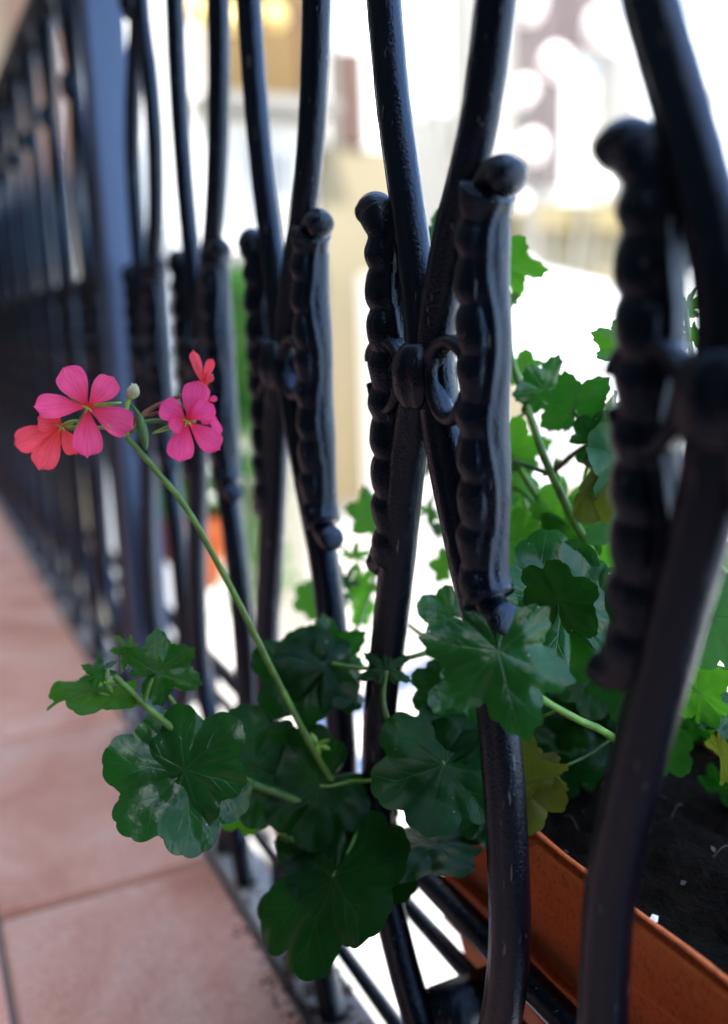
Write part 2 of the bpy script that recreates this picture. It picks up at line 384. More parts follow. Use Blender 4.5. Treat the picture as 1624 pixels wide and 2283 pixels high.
def scroll_ring(cy, cz, rad=.0135, half=.0032, x=XR-.004, s=1, gap=40):
    bm = bmesh.new(); pts = []
    n = 40
    for i in range(n+1):
        a = R(-180+gap/2) + (2*math.pi-R(gap))*i/n if s > 0 else R(gap/2)+(2*math.pi-R(gap))*i/n
        q = rad*(1+.05*math.sin(3*a))
        pts.append(Vector((x, cy+q*math.cos(a)*.98, cz+q*1.04*math.sin(a))))
    def pr(t, th): return half*(.75+.75*abs(math.cos(th))**2)
    sweep(bm, pts, pr, 14, jit=.08)
    return bm
def knot(yc, zc):
    bm = bmesh.new()
    pts = [Vector((XR-.004, yc, zc-.0125+.025*i/16)) for i in range(17)]
    def pr(t, th):
        return (.0118*(math.sin(math.pi*(t*.86+.07))**.35))*(1+.09*math.cos(6*th))*(.8+.2*abs(math.sin(th)))
    sweep(bm, pts, pr, 48, jit=.08)
    return bm
def base_scroll(yc, s):
    bm = bmesh.new(); pts = []
    for i in range(46):
        t = i/45; a = R(100)+t*R(430); q = .031*(1-.62*t)
        pts.append(Vector((XR-.002, yc+s*(.034+q*-math.cos(a)*-1*.75), .052+q*math.sin(a)*1.15)))
    def pr(t, th): return (.0042*(1-.35*t))*(.8+.8*abs(math.cos(th))**2)
    sweep(bm, pts, pr, 14, jit=.05)
    return bm

S0, SP = .169, .152
units = [S0+SP*k for k in range(-1, 5)] + [1.0+.150*k for k in range(0, 15)]
HERO = {}
drift = {0: .0, 1: .0, 2: -.003, 3: -.010, 4: -.02}
proto = None
for i, yc in enumerate(units):
    k = i-1
    if k <= 4:
        ad = (lambda z, d=drift.get(k, 0): d*max(0, (z-.40)/.1) if z > .40 else 0)
        a1 = ad
        parts = [('curved_bar', leg(yc, LEFT0 if k == 0 else LEFT if 0 <= k < 4 else LEFTF, .0, ad)), ('curved_bar', leg(yc, RIGHT if 0 <= k < 4 else RIGHTF, .0, ad)),
                 ('twisted_rod', twisted(yc+.0318, 1)), ('twisted_rod', twisted(yc-.0380, -1)),
                 ('scroll', scroll_ring(yc+.0275, .378, s=-1)), ('scroll', scroll_ring(yc-.0225, .378, s=1)),
                 ('knot', knot(yc+.002, .378)), ('knot', knot(yc+drift.get(k, 0)*2.2, .63 if k in (-1, 4) else .708)),
                 ]+([('base_scroll', base_scroll(yc if k == 2 else yc-.03, 1))] if k in (1, 2) else [])
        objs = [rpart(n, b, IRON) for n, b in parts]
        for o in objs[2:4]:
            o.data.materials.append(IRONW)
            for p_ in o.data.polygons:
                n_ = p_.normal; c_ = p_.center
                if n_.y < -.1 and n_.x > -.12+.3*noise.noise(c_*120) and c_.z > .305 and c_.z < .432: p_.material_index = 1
        if k == -1: proto = (objs, yc)
    else:
        for o in proto[0]:
            c = o.copy(); col.objects.link(c); c.parent = rail; c.matrix_parent_inverse = rail.matrix_world.inverted()
            c.location = o.location + Vector((0, yc-proto[1], 0))
# posts
for y in (.86, 3.3):
    bm = bmesh.new(); box(bm, (XR-.016, y-.016, 0), (XR+.016, y+.016, .735), .002); rpart('post', bm, POSTM, False)
    bm = bmesh.new(); box(bm, (XR-.034, y-.034, .0), (XR+.03, y+.034, .006), .001); rpart('base_plate', bm, POSTM, False)
bm = bmesh.new(); box(bm, (XR-.02, -.6, .728), (XR+.02, 3.4, .745), .004); rpart('top_rail', bm, IRON, False)
# rods that carry the planters outside the bars
for z, x, r_ in ((.112, .219, .0068), (.083, .219, .0046), (.030, .200, .0045)):
    bm = bmesh.new(); sweep(bm, catmull([(x, -.5+.25*i, z+.001*math.sin(i*2.3)) for i in range(16)], 4), r_, 14, ref=Vector((0, 0, 1)), jit=.05); rpart('holder_rod', bm)
for y in (.335, .80):
    bm = bmesh.new(); box(bm, (.190, y-.007, .062), (.232, y+.011, .090), .003); rpart('clamp', bm)

# outrigger arms seen between the bars
for p, q in (((600, 1680, 1.0), (1010, 1462, 1.1)), ((560, 1780, .9), (830, 1700, 1.0))):
    bm = bmesh.new(); a, b = at(*p), at(*q); sweep(bm, catmull([a, a.lerp(b, .5), b], 6), .011, 14, ref=Vector((0, 0, 1)), jit=.04); rpart('support_arm', bm, stone('grey_blue_pipe', (.25, .30, .42), (.2, .25, .36), 5, .4))

# ---------------------------------------------------------------- planters
def planter(x0, y0, y1, z0, z1, wx, label, nm='terracotta_planter'):
    t = thing(nm, label, 'planter', ((x0+wx/2), (y0+y1)/2, z0), 'terracotta troughs outside the railing')
    tp = .022; th = .0065; rh = .030
    def frustum(bm, a, b):      # a,b = (x0,y0,x1,y1,z)
        va = [bm.verts.new(p) for p in ((a[0], a[1], a[4]), (a[2], a[1], a[4]), (a[2], a[3], a[4]), (a[0], a[3], a[4]))]
        vb = [bm.verts.new(p) for p in ((b[0], b[1], b[4]), (b[2], b[1], b[4]), (b[2], b[3], b[4]), (b[0], b[3], b[4]))]
        return va, vb
    def shell(sections, segs=None):
        bm = bmesh.new(); rings = []
        def rr(s, r=.012, n=5):
            X0, Y0, X1, Y1, z = s; out = []
            r = min(r, (X1-X0)/3)
            for cx, cy, a0 in ((X1-r, Y1-r, 0), (X0+r, Y1-r, 90), (X0+r, Y0+r, 180), (X1-r, Y0+r, 270)):
                for j in range(n+1):
                    a = R(a0+90*j/n); out.append((cx+r*math.cos(a), cy+r*math.sin(a)))
            # subdivide the straight sides so that the walls can be uneven
            o2 = []
            for j, p in enumerate(out):
                q = out[(j+1) % len(out)]; d = math.dist(p, q); m_ = max(1, int(d/.012))
                if j % (n+1) == n: m_ = 30
                else: m_ = 1
                for e in range(m_): o2.append((p[0]+(q[0]-p[0])*e/m_, p[1]+(q[1]-p[1])*e/m_))
            return [bm.verts.new((x, y, z)) for x, y in o2]
        for s in sections: rings.append(rr(s))
        for A, B in zip(rings, rings[1:]):
            for j in range(len(A)): bm.faces.new((A[j], A[(j+1) % len(A)], B[(j+1) % len(A)], B[j]))
        bmesh.ops.recalc_face_normals(bm, faces=bm.faces)
        for v in bm.verts: v.co += noise.noise_vector(v.co*22)*.0012+noise.noise_vector(v.co*110)*.0003
        return bm
    X1 = x0+wx
    def sec(i, z): return (x0+i, y0+i, X1-i, y1-i, z)
    zr = z1-rh
    b1 = shell([sec(.004, z1-.002), sec(.0, z1-.004), sec(-.001, zr+.003), sec(.001, zr), sec(.006, zr-.001)][::-1] + [sec(.0015, z1), sec(th-.002, z1), sec(th, z1-.003), sec(th+.004, zr-.005)])
    bb = shell([sec(.045, z0+.006), sec(tp+.006, z0), sec(tp+.001, z0+.004), sec(.007+.4*(tp-.007), z0+.6*(zr-z0)), sec(.0065, zr+.0005)])
    for n, b in (('rim', b1), ('trough', bb)):
        o = link(n, bm_mesh(n, b), POT); o.parent = t; o.matrix_parent_inverse = t.matrix_world.inverted()
    # decorative swag ribs on the wall's front
    bm = bmesh.new()
    for zz in (z0+.62*(zr-z0), z0+.30*(zr-z0)):
        f = .007+(1-(zz-z0)/(zr-z0))*(tp-.007)
        sweep(bm, [Vector((x0+f-.0002, y0+.02+(y1-y0-.04)*i/24, zz+.002*math.sin(i))) for i in range(25)], .0022, 8, ref=Vector((0, 0, 1)))
    o = link('ridge', bm_mesh('ridge', bm), POT); o.parent = t; o.matrix_parent_inverse = t.matrix_world.inverted()
    # soil
    bm = bmesh.new(); nx, ny = 24, 60; g = []
    for i in range(nx+1):
        row = []
        for j in range(ny+1):
            x = x0+th+.001+(wx-2*th-.002)*i/nx; y = y0+th+.001+(y1-y0-2*th-.002)*j/ny
            row.append(bm.verts.new((x, y, z1-.014+.006*noise.noise(Vector((x, y, 0))*30)+.004*noise.noise(Vector((x, y, 3))*120)+.002*noise.noise(Vector((x, y, 5))*400))))
        g.append(row)
    for i in range(nx):
        for j in range(ny): bm.faces.new((g[i][j], g[i+1][j], g[i+1][j+1], g[i][j+1]))
    s = link('soil', bm_mesh('soil', bm), SOIL); s['kind'] = 'stuff'; s.parent = t; s.matrix_parent_inverse = t.matrix_world.inverted()
    return t
planter(.2215, .02, .424, .045, .1815, .16, 'orange terracotta trough with a cracked rim, nearest the camera, planted with pink geranium')
planter(.275, 1.06, 1.45, .08, .175, .07, 'blurred terracotta trough beyond the near one, hanging outside the far bars')

# ---------------------------------------------------------------- leaves
def outline(a, lobes, depth, teeth, seed):
    """radius at angle a (deg from the middle lobe): broad lobes, each with small teeth at its tip"""
    pointed = depth > .36
    best = .30
    for la, lr, lw in lobes:
        d = (a-la+180) % 360-180; x = abs(d)/lw
        if x < 1.35:
            v = lr*(1-depth*x**(1.25 if pointed else 2.3))
            if teeth:                                    # three to five teeth on every lobe
                q = (d/lw)*(2.6 if pointed else 2.1)+.5
                q = abs(2*(q-math.floor(q))-1)
                v += lr*teeth*((1-q)**1.1 if pointed else (math.sqrt(max(0, 1-q*q))-.6))
            best = max(best, v)
    dd = 180-abs(a)
    if dd < 20: best = min(best, .10+.75*(dd/20)**.8)
    return best
def leaf_mesh(kind, seed, cup=.12, ruffle=.05, fold=.0):
    r_ = random.Random(seed)
    if kind == 'ivy':      # pointed lobes
        lobes = [(0, 1.0, 32), (56, .98, 33), (-56, .97, 33), (112, .90, 33), (-112, .90, 33), (152, .66, 22), (-152, .66, 22)]; depth, teeth = .42, .07
    elif kind == 'round':
        lobes = [(0, 1.0, 33), (56, .97, 33), (-56, .97, 33), (112, .94, 34), (-112, .94, 34), (154, .80, 26), (-154, .80, 26)]; depth, teeth = .33, .05
    else:                  # small, deeply cut
        lobes = [(0, 1.0, 25), (56, .92, 25), (-56, .95, 25), (112, .82, 25), (-112, .82, 25), (152, .55, 20), (-152, .55, 20)]; depth, teeth = .62, .13
    lobes = [(a+r_.uniform(-6, 6), q*r_.uniform(.88, 1.08), w) for a, q, w in lobes]
    NA, NR = 156, 11
    bm = bmesh.new(); uvl = bm.loops.layers.uv.new('UVMap')
    angs = [-178+356*i/NA for i in range(NA+1)]
    c0 = bm.verts.new((0, 0, 0)); P = {c0: (0, 0)}
    rings = []
    ph = [r_.uniform(0, 6.28) for _ in range(6)]
    for j in range(1, NR+1):
        f = j/NR; ring = []
        for a in angs:
            q = outline(a, lobes, depth, teeth*(1 if j == NR else .5 if j == NR-1 else 0), seed)
            q = q*f
            x, y = q*math.sin(R(a)), q*math.cos(R(a))
            # blistered between veins
            dv = min(abs((a-v+180) % 360-180) for v in VEINS)
            z = .028*f*(1-math.exp(-(dv/7)**2))*(.5+f*.5)+.05*f*f*math.cos(R(dv)*2.5)
            z += -cup*f*f*1.0
            z += ruffle*f*f*(math.sin(R(a)*3+ph[0])+.7*math.sin(R(a)*5+ph[1]))
            z += .16*noise.noise(Vector((x*1.3+seed*3.7, y*1.3, 0)))*f+.05*noise.noise(Vector((x*3.5+seed, y*3.5, 2)))
            z += -fold*abs(x)
            v = bm.verts.new((x, y, z)); P[v] = (x, y); ring.append(v)
        rings.append(ring)
    for i in range(NA): bm.faces.new((c0, rings[0][i+1], rings[0][i]))
    for A, B in zip(rings, rings[1:]):
        for i in range(NA): bm.faces.new((A[i], A[i+1], B[i+1], B[i]))
    for f_ in bm.faces:
        for l in f_.loops:
            x, y = P[l.vert]; l[uvl].uv = (x/2.4+.5, y/2.4+.5)
    return bm_mesh('leaf', bm)
LM = {}
def get_leaf(kind, var, cup, ruffle, fold, mat):
    key = (kind, var, cup, ruffle, fold, mat)
    if key not in LM:
        me = leaf_mesh(kind, var, cup, ruffle, fold); me.materials.append(LEAF[mat]); LM[key] = me
    return LM[key]
def put_leaf(plant, p, k, ang, L, ta=0, tb=0, mat='m', kind='round', var=0, cup=.12, ruf=.05, fold=0, label=None):
    """p: photo point of the petiole joint; k: distance; ang: direction of the middle lobe; ta/tb: tilts"""
    me = get_leaf(kind, var, cup, ruf, fold, mat)
    o = link('leaf', me, None)
    o0 = at(*p, k); s = L/PF*k
    # own local frame, face turned towards the viewer and then tilted
    view = (o0-CC).normalized()
    n = -view; rt = CR - view*CR.dot(view); rt.normalize(); up = n.cross(rt)
    yax = rt*math.cos(R(ang))+up*math.sin(R(ang)); xax = yax.cross(n)
    B = Matrix((xax, yax, n)).transposed()
    B = B @ Matrix.Rotation(R(ta), 3, 'X') @ Matrix.Rotation(R(tb), 3, 'Y')
    mw = B.to_4x4() @ Matrix.Diagonal((s, s, s, 1)); mw.translation = o0
    o.parent = plant; o.matrix_world = mw
    bpy.context.view_layer.update() if False else None
    o.matrix_parent_inverse = plant.matrix_world.inverted(); o.matrix_basis = mw
    if label: o['label'] = label
    return o
def tube_px(plant, name, pts, r1, r2=None, mat=STEM, n=8):
    r2 = r2 or r1
    P = catmull([at(*p) for p in pts], n)
    bm = bmesh.new(); sweep(bm, P, lambda t, th: r1+(r2-r1)*t, 10, ref=Vector((.3, .2, 1)), jit=.12)
    o = link(name, bm_mesh(name, bm), mat); o.parent = plant; o.matrix_parent_inverse = plant.matrix_world.inverted(); return o

near = [o for o in bpy.data.objects if o.get('category') == 'planter'][0]
rt_ = random.Random(11); bm = bmesh.new()
for i in range(70):
    p = Vector((rt_.uniform(.232, .37), rt_.uniform(.03, .41), .1685+rt_.uniform(0, .004))); s = rt_.uniform(.0006, .0022)
    a = Vector((rt_.uniform(-1, 1), rt_.uniform(-1, 1), rt_.uniform(-.4, .4))).normalized(); b = a.orthogonal().normalized()
    bm.faces.new([bm.verts.new(p+a*s*1.6), bm.verts.new(p+b*s), bm.verts.new(p-a*s), bm.verts.new(p-b*s*.8)])
for i in range(26):
    p = Vector((rt_.uniform(.235, .36), rt_.uniform(.04, .40), .170)); a = Vector((rt_.uniform(-1, 1), rt_.uniform(-1, 1), rt_.uniform(-.1, .5))).normalized()*rt_.uniform(.008, .03)
    sweep(bm, catmull([p, p+a*.5+Vector((0, 0, .003)), p+a], 4), .0003, 5)
lt = link('soil_litter', bm_mesh('soil_litter', bm, False), stone('litter', (.012, .009, .006), (.045, .034, .024), 300)); lt['kind'] = 'stuff'; lt.parent = near; lt.matrix_parent_inverse = near.matrix_world.inverted()
bm = bmesh.new(); c_ = at((1460), 2056, .355); c_.z = .176
bm.faces.new([bm.verts.new(c_+Vector(d)*.0025) for d in ((-.9, -.3, -.3), (0, -.6, 0), (.9, .2, .2), (.2, .7, .5), (-.6, .5, .1))])
ch = link('paint_flake', bm_mesh('paint_flake', bm, False), WHITE); tag(ch, 'tiny white flake lying on the dark soil of the near planter', 'flake')
g1 = thing('geranium', 'ivy geranium with pink flowers, glossy lobed leaves trailing through the railing', 'plant', (.28, .36, .17))
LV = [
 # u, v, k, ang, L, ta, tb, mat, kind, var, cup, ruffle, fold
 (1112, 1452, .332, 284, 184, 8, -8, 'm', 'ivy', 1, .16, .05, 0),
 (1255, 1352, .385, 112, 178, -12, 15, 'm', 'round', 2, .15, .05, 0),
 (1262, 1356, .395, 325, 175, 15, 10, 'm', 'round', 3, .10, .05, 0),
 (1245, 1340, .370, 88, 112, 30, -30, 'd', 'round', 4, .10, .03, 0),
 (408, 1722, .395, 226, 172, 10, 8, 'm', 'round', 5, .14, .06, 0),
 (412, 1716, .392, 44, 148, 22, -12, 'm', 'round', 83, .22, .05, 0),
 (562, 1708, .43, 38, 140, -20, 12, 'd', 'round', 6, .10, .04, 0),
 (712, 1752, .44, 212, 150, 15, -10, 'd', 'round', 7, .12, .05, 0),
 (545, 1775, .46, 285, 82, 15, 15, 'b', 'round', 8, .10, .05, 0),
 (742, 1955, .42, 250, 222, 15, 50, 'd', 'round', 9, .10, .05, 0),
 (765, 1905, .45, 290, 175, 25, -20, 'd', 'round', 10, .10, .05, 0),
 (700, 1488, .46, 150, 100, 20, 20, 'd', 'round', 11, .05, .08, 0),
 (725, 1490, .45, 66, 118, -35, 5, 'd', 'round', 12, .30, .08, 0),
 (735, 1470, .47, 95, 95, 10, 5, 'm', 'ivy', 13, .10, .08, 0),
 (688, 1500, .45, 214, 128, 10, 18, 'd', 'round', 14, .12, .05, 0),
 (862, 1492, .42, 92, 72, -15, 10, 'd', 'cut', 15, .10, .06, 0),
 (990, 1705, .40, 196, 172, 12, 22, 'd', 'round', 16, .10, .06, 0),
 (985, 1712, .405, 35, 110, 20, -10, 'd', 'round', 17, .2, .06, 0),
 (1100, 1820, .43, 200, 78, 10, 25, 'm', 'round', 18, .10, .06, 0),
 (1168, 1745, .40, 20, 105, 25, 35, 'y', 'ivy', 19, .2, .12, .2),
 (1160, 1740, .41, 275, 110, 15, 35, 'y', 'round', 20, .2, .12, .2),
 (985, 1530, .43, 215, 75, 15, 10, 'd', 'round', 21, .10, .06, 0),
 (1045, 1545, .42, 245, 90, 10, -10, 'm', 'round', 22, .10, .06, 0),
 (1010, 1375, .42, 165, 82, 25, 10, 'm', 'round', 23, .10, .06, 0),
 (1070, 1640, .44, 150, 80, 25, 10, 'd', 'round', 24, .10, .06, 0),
 # top pieces against the white
 (1112, 588, .45, 345, 104, 25, 48, 'b', 'ivy', 25, .15, .06, 0),
 (1112, 565, .455, 28, 72, 20, 40, 'b', 'round', 26, .1, .06, 0),
 (1010, 515, .45, 188, 78, 0, 40, 'l', 'round', 27, .1, .06, 0),
 (1012, 535, .46, 205, 62, 0, 55, 'b', 'round', 28, .1, .06, 0),
 (1000, 500, .46, 130, 30, 20, 0, 'm', 'ivy', 29, .1, .06, 0),
 (1120, 678, .45, 28, 44, 0, 55, 'b', 'round', 30, .1, .06, 0),
 (1280, 914, .42, 100, 98, 25, -10, 'm', 'ivy', 31, .15, .06, .1),
 (1215, 872, .44, 120, 80, 30, 20, 'm', 'ivy', 32, .15, .06, 0),
 (1165, 830, .46, 80, 55, 40, 20, 'b', 'round', 33, .15, .06, 0),
 (1140, 1010, .46, 75, 85, 25, 10, 'b', 'ivy', 34, .15, .06, 0),
 (1135, 1085, .47, 40, 80, 0, 45, 'b', 'round', 35, .15, .06, 0),
 (1130, 1110, .5, 320, 70, 30, 0, 'b', 'round', 36, .15, .06, 0),
 (1365, 975, .42, 85, 110, 20, 68, 'm', 'round', 38, .1, .06, 0),
 (1392, 1030, .40, 172, 108, 45, 10, 'l', 'round', 39, .2, .12, 0),
 (1330, 985, .41, 20, 72, 0, 10, 'm', 'round', 40, .2, .08, 0),
 (1318, 1085, .40, 245, 88, 15, 50, 'y', 'round', 41, .3, .12, .2),
 (1400, 1120, .415, 228, 140, 15, 38, 'l', 'round', 42, .12, .05, 0),
 (1270, 1180, .44, 300, 95, 25, 10, 'b', 'round', 43, .15, .06, 0),
 (1260, 1120, .45, 250, 90, 30, 10, 'b', 'round', 44, .15, .06, 0),
 (1330, 1240, .44, 30, 80, 30, 10, 'b', 'ivy', 45, .15, .06, 0),
 (1160, 1190, .46, 100, 65, 30, 10, 'b', 'ivy', 46, .15, .06, 0),
 (1150, 1290, .44, 90, 84, 20, 10, 'b', 'round', 47, .15, .06, 0),
 (1408, 768, .38, 160, 98, 0, 45, 'b', 'ivy', 48, .15, .06, 0),
 (1530, 690, .38, 60, 60, 20, 40, 'b', 'cut', 49, .15, .06, 0),
 (1545, 740, .38, 240, 55, 20, 40, 'b', 'cut', 50, .15, .06, 0),
 # left hand shoot
 (352, 1500, .40, 32, 98, 15, 22, 'm', 'ivy', 51, .16, .08, 0),
 (226, 1498, .41, 105, 46, -25, 0, 'm', 'cut', 52, .10, .08, 0),
 (218, 1505, .405, 200, 42, 25, 20, 'b', 'cut', 53, .10, .08, 0),
 (208, 1545, .405, 196, 112, 20, 66, 'b', 'round', 54, .10, .06, 0),
 (215, 1540, .42, 130, 42, 20, 30, 'y', 'round', 55, .10, .06, 0),
 (290, 1452, .41, 185, 52, 40, 15, 'b', 'cut', 56, .10, .06, 0),
 # behind, half way
 (838, 1150, .52, 160, 74, 20, 20, 'b', 'ivy', 57, .10, .06, 0),
 (790, 1240, .52, 80, 42, 40, 0, 'b', 'cut', 58, .10, .06, 0),
 (765, 1300, .52, 110, 60, 20, 20, 'm', 'cut', 59, .10, .06, 0),
 (800, 1300, .53, 340, 60, 20, 20, 'b', 'cut', 60, .10, .06, 0),
 (700, 1335, .60, 205, 52, 20, 10, 'b', 'round', 61, .10, .06, 0),
 (800, 1345, .62, 350, 60, 50, 10, 'b', 'round', 62, .10, .06, 0),
 (1000, 1262, .50, 110, 48, 20, 20, 'b', 'ivy', 63, .10, .06, 0),
 (960, 1140, .5, 200, 40, 20, 40, 'b', 'cut', 64, .10, .06, 0),
 (955, 1040, .5, 120, 40, 20, 50, 'd', 'cut', 65, .10, .06, 0),
 # right hand side
 (1590, 1375, .38, 295, 130, 20, 30, 'l', 'round', 66, .12, .05, 0),
 (1590, 1350, .40, 30, 60, 20, 30, 'm', 'round', 67, .12, .05, 0),
 (1640, 1270, .42, 130, 80, 20, 10, 'b', 'ivy', 68, .12, .05, 0),
 (1560, 1545, .40, 325, 90, 30, 30, 'b', 'ivy', 69, .12, .05, 0),
 (1630, 1600, .40, 200, 80, 30, 30, 'm', 'ivy', 70, .12, .05, 0),
 (1465, 1665, .42, 10, 80, 25, 10, 'm', 'round', 71, .12, .05, 0),
 (1395, 1520, .40, 250, 95, 15, 30, 'm', 'ivy', 72, .12, .05, 0),
 (1160, 1668, .42, 10, 42, 50, 0, 'm', 'round', 73, .12, .05, 0),
 (1610, 1680, .40, 290, 90, 10, 60, 'y', 'ivy', 74, .2, .1, 0),
 (970, 1880, .43, 185, 150, 0, 62, 'd', 'round', 75, .12, .05, 0),
 (790, 1830, .46, 120, 110, 30, 0, 'd', 'round', 77, .12, .05, 0),
 (1150, 1560, .43, 300, 90, 30, 0, 'd', 'round', 79, .12, .05, 0),
 (1330, 1500, .44, 200, 110, 30, 0, 'd', 'round', 80, .12, .05, 0),
 (1500, 1480, .42, 230, 110, 30, 0, 'd', 'round', 81, .12, .05, 0),
 (1180, 1230, .50, 200, 110, 30, 0, 'b', 'round', 82, .12, .05, 0),
]
for L_ in LV:
    u, v, k, ang, Ln, ta, tb, mt, kd, var, cup, ruf, fold = L_
    put_leaf(g1, (u, v), k, ang, Ln, ta, tb, mt, kd, var, cup, ruf, fold, 'yellowing crumpled leaf' if mt == 'y' else None)
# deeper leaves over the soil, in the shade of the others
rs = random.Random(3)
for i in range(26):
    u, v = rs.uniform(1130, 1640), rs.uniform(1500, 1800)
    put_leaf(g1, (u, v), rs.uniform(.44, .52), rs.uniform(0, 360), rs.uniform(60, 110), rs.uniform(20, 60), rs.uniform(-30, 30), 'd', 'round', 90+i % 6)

# stems (points: u, v, distance)
T = tube_px
T(g1, 'flower_stem', [(800, 1840, .455), (745, 1750, .445), (690, 1655, .435), (610, 1500, .425), (520, 1320, .415), (420, 1140, .41), (340, 1040, .405), (284, 975, .40)], .0017, .0012)
T(g1, 'stem', [(1128, 745, .45), (1150, 830, .447), (1190, 950, .44), (1222, 1040, .435), (1275, 1150, .43), (1345, 1290, .42), (1400, 1480, .425), (1385, 1680, .43), (1365, 1900, .43)], .0017, .0022)
T(g1, 'stem', [(1138, 1005, .47), (1190, 1095, .46), (1270, 1215, .45), (1350, 1330, .44), (1400, 1500, .435), (1375, 1700, .44), (1345, 1900, .44)], .0017, .0021)
T(g1, 'petiole', [(1236, 1052, .435), (1280, 1012, .43), (1332, 978, .415)], .0012, .001, STEMR)
T(g1, 'petiole', [(1222, 1056, .435), (1170, 1036, .445), (1118, 1020, .45)], .0012, .001, STEMD)
T(g1, 'petiole', [(1280, 915, .42), (1302, 945, .423), (1335, 975, .42)], .0011)
T(g1, 'petiole', [(1200, 1130, .46), (1160, 1095, .47), (1115, 1075, .48)], .001)
T(g1, 'stem', [(860, 1860, .45), (790, 1832, .448), (700, 1800, .44), (620, 1770, .43), (535, 1738, .42)], .0022, .0018, STEMD)
T(g1, 'stem', [(560, 1750, .42), (480, 1700, .41), (405, 1640, .40), (330, 1578, .40), (290, 1540, .402), (256, 1508, .405)], .0019, .0013)
T(g1, 'petiole', [(428, 1632, .41), (390, 1570, .408), (335, 1500, .41), (300, 1462, .412), (275, 1448, .413)], .0009)
T(g1, 'petiole', [(322, 1572, .40), (332, 1535, .40), (348, 1495, .402)], .0010, .0008)
T(g1, 'petiole', [(318, 1572, .40), (270, 1560, .403), (216, 1545, .406)], .0009, .0007)
T(g1, 'petiole', [(560, 1740, .42), (480, 1745, .405), (410, 1725, .396)], .0010)
T(g1, 'stem', [(1450, 1720, .40), (1360, 1640, .38), (1290, 1605, .36), (1215, 1562, .348), (1140, 1500, .342), (1113, 1452, .3335)], .0018, .0011)
T(g1, 'petiole', [(1250, 1580, .36), (1200, 1600, .37), (1150, 1600, .40)], .0006)
T(g1, 'petiole', [(905, 1690, .42), (870, 1620, .42), (855, 1560, .42), (862, 1495, .42)], .0014, .001, STEMD)
T(g1, 'stem', [(1060, 1440, .43), (980, 1448, .43), (900, 1470, .43), (820, 1490, .44), (740, 1480, .45)], .0012, .001)
T(g1, 'petiole', [(975, 1440, .43), (940, 1415, .45), (900, 1385, .48)], .0013, .0009)
T(g1, 'petiole', [(985, 1640, .42), (975, 1670, .41), (990, 1703, .40)], .0006)
T(g1, 'petiole', [(800, 1850, .445), (778, 1900, .435), (744, 1955, .42)], .0009)
T(g1, 'petiole', [(790, 1740, .44), (740, 1752, .44), (712, 1752, .44)], .0007)
T(g1, 'petiole', [(860, 1735, .43), (830, 1740, .435), (780, 1742, .44)], .0008)
T(g1, 'petiole', [(1360, 1650, .40), (1300, 1690, .40), (1170, 1745, .40)], .0006, .0006, STEMD)
T(g1, 'stem', [(1580, 1240, .42), (1640, 1310, .41), (1700, 1400, .40)], .0022)
T(g1, 'petiole', [(1530, 1470, .41), (1570, 1420, .40), (1592, 1378, .38)], .0007, .0007, STEMR)
T(g1, 'stem', [(1500, 1460, .42), (1560, 1480, .41), (1640, 1500, .40)], .0016, .0016, STEMD)
T(g1, 'petiole', [(1255, 1352, .39), (1300, 1420, .40), (1340, 1500, .41), (1400, 1600, .41)], .0009, .0011, STEMD)
T(g1, 'stem', [(845, 1230, .52), (835, 1290, .52), (820, 1340, .52), (790, 1420, .50)], .0010)
T(g1, 'petiole', [(970, 1160, .5), (962, 1120, .5), (985, 1085, .5)], .0008)
T(g1, 'stem', [(1440, 1770, .39), (1430, 1500, .39), (1500, 1250, .385), (1545, 900, .38), (1530, 690, .38)], .002, .001)
for pts in ([(1112, 960, .50), (1150, 1060, .49), (1190, 1180, .48), (1230, 1330, .47)], [(1330, 980, .44), (1300, 1090, .45), (1310, 1200, .45), (1360, 1330, .45)],
            [(1205, 1140, .50), (1180, 1090, .50), (1120, 1040, .50)], [(1140, 1260, .46), (1195, 1210, .46), (1250, 1230, .46)], [(1545, 1180, .42), (1600, 1260, .41), (1680, 1330, .40)]):
    T(g1, 'stem', pts, .0010, .0014, STEM)
T(g1, 'stem', [(1128, 745, .45), (1118, 690, .455), (1108, 590, .452)], .0016, .001)
T(g1, 'petiole', [(1080, 640, .456), (1040, 560, .46), (1000, 512, .45)], .001)
# hanging green buds
def bud(p, k, ang, Ln, w, mat, name='bud', parent=None):
    o0 = at(*p, k); s = Ln/PF*k; d = CR*math.cos(R(ang))+CU*math.sin(R(ang))
    bm = bmesh.new(); P = [o0+d*s*i/8 for i in range(9)]
    sweep(bm, P, lambda t, th: w/PF*k*(.15+math.sin(math.pi*min(1, t*.9+.08))**.8)*(1+.15*math.cos(5*th)), 15, ref=Vector((.3, .2, 1)))
    o = link(name, bm_mesh(name, bm), mat); pr = parent or g1; o.parent = pr; o.matrix_parent_inverse = pr.matrix_world.inverted(); return o
for a, l in ((250, 30), (270, 38), (290, 34), (225, 24), (315, 24)): bud((978, 1165), .5, a, l, 5, STEMD)
for a, l in ((260, 60), (275, 78), (290, 52), (245, 40)): bud((278, 1450), .413, a, l*.55, 3.2, DRY)
for a, l in ((250, 34), (280, 36), (310, 34), (220, 26)): bud((768, 1320), .52, a, l, 4, STEMD)
# stipules
for p, k in (((530, 1742), .42), ((796, 1835), .45), ((640, 1868), .45), ((708, 1660), .44), ((975, 1435), .43), ((1238, 1050), .435), ((1355, 1290), .42), ((236, 1520), .405)):
    for a in rs.sample(range(0, 360, 20), 4): bud(p, k, a, 30, 4.5, SEPAL if rs.random() < .5 else STEM, 'stipule')

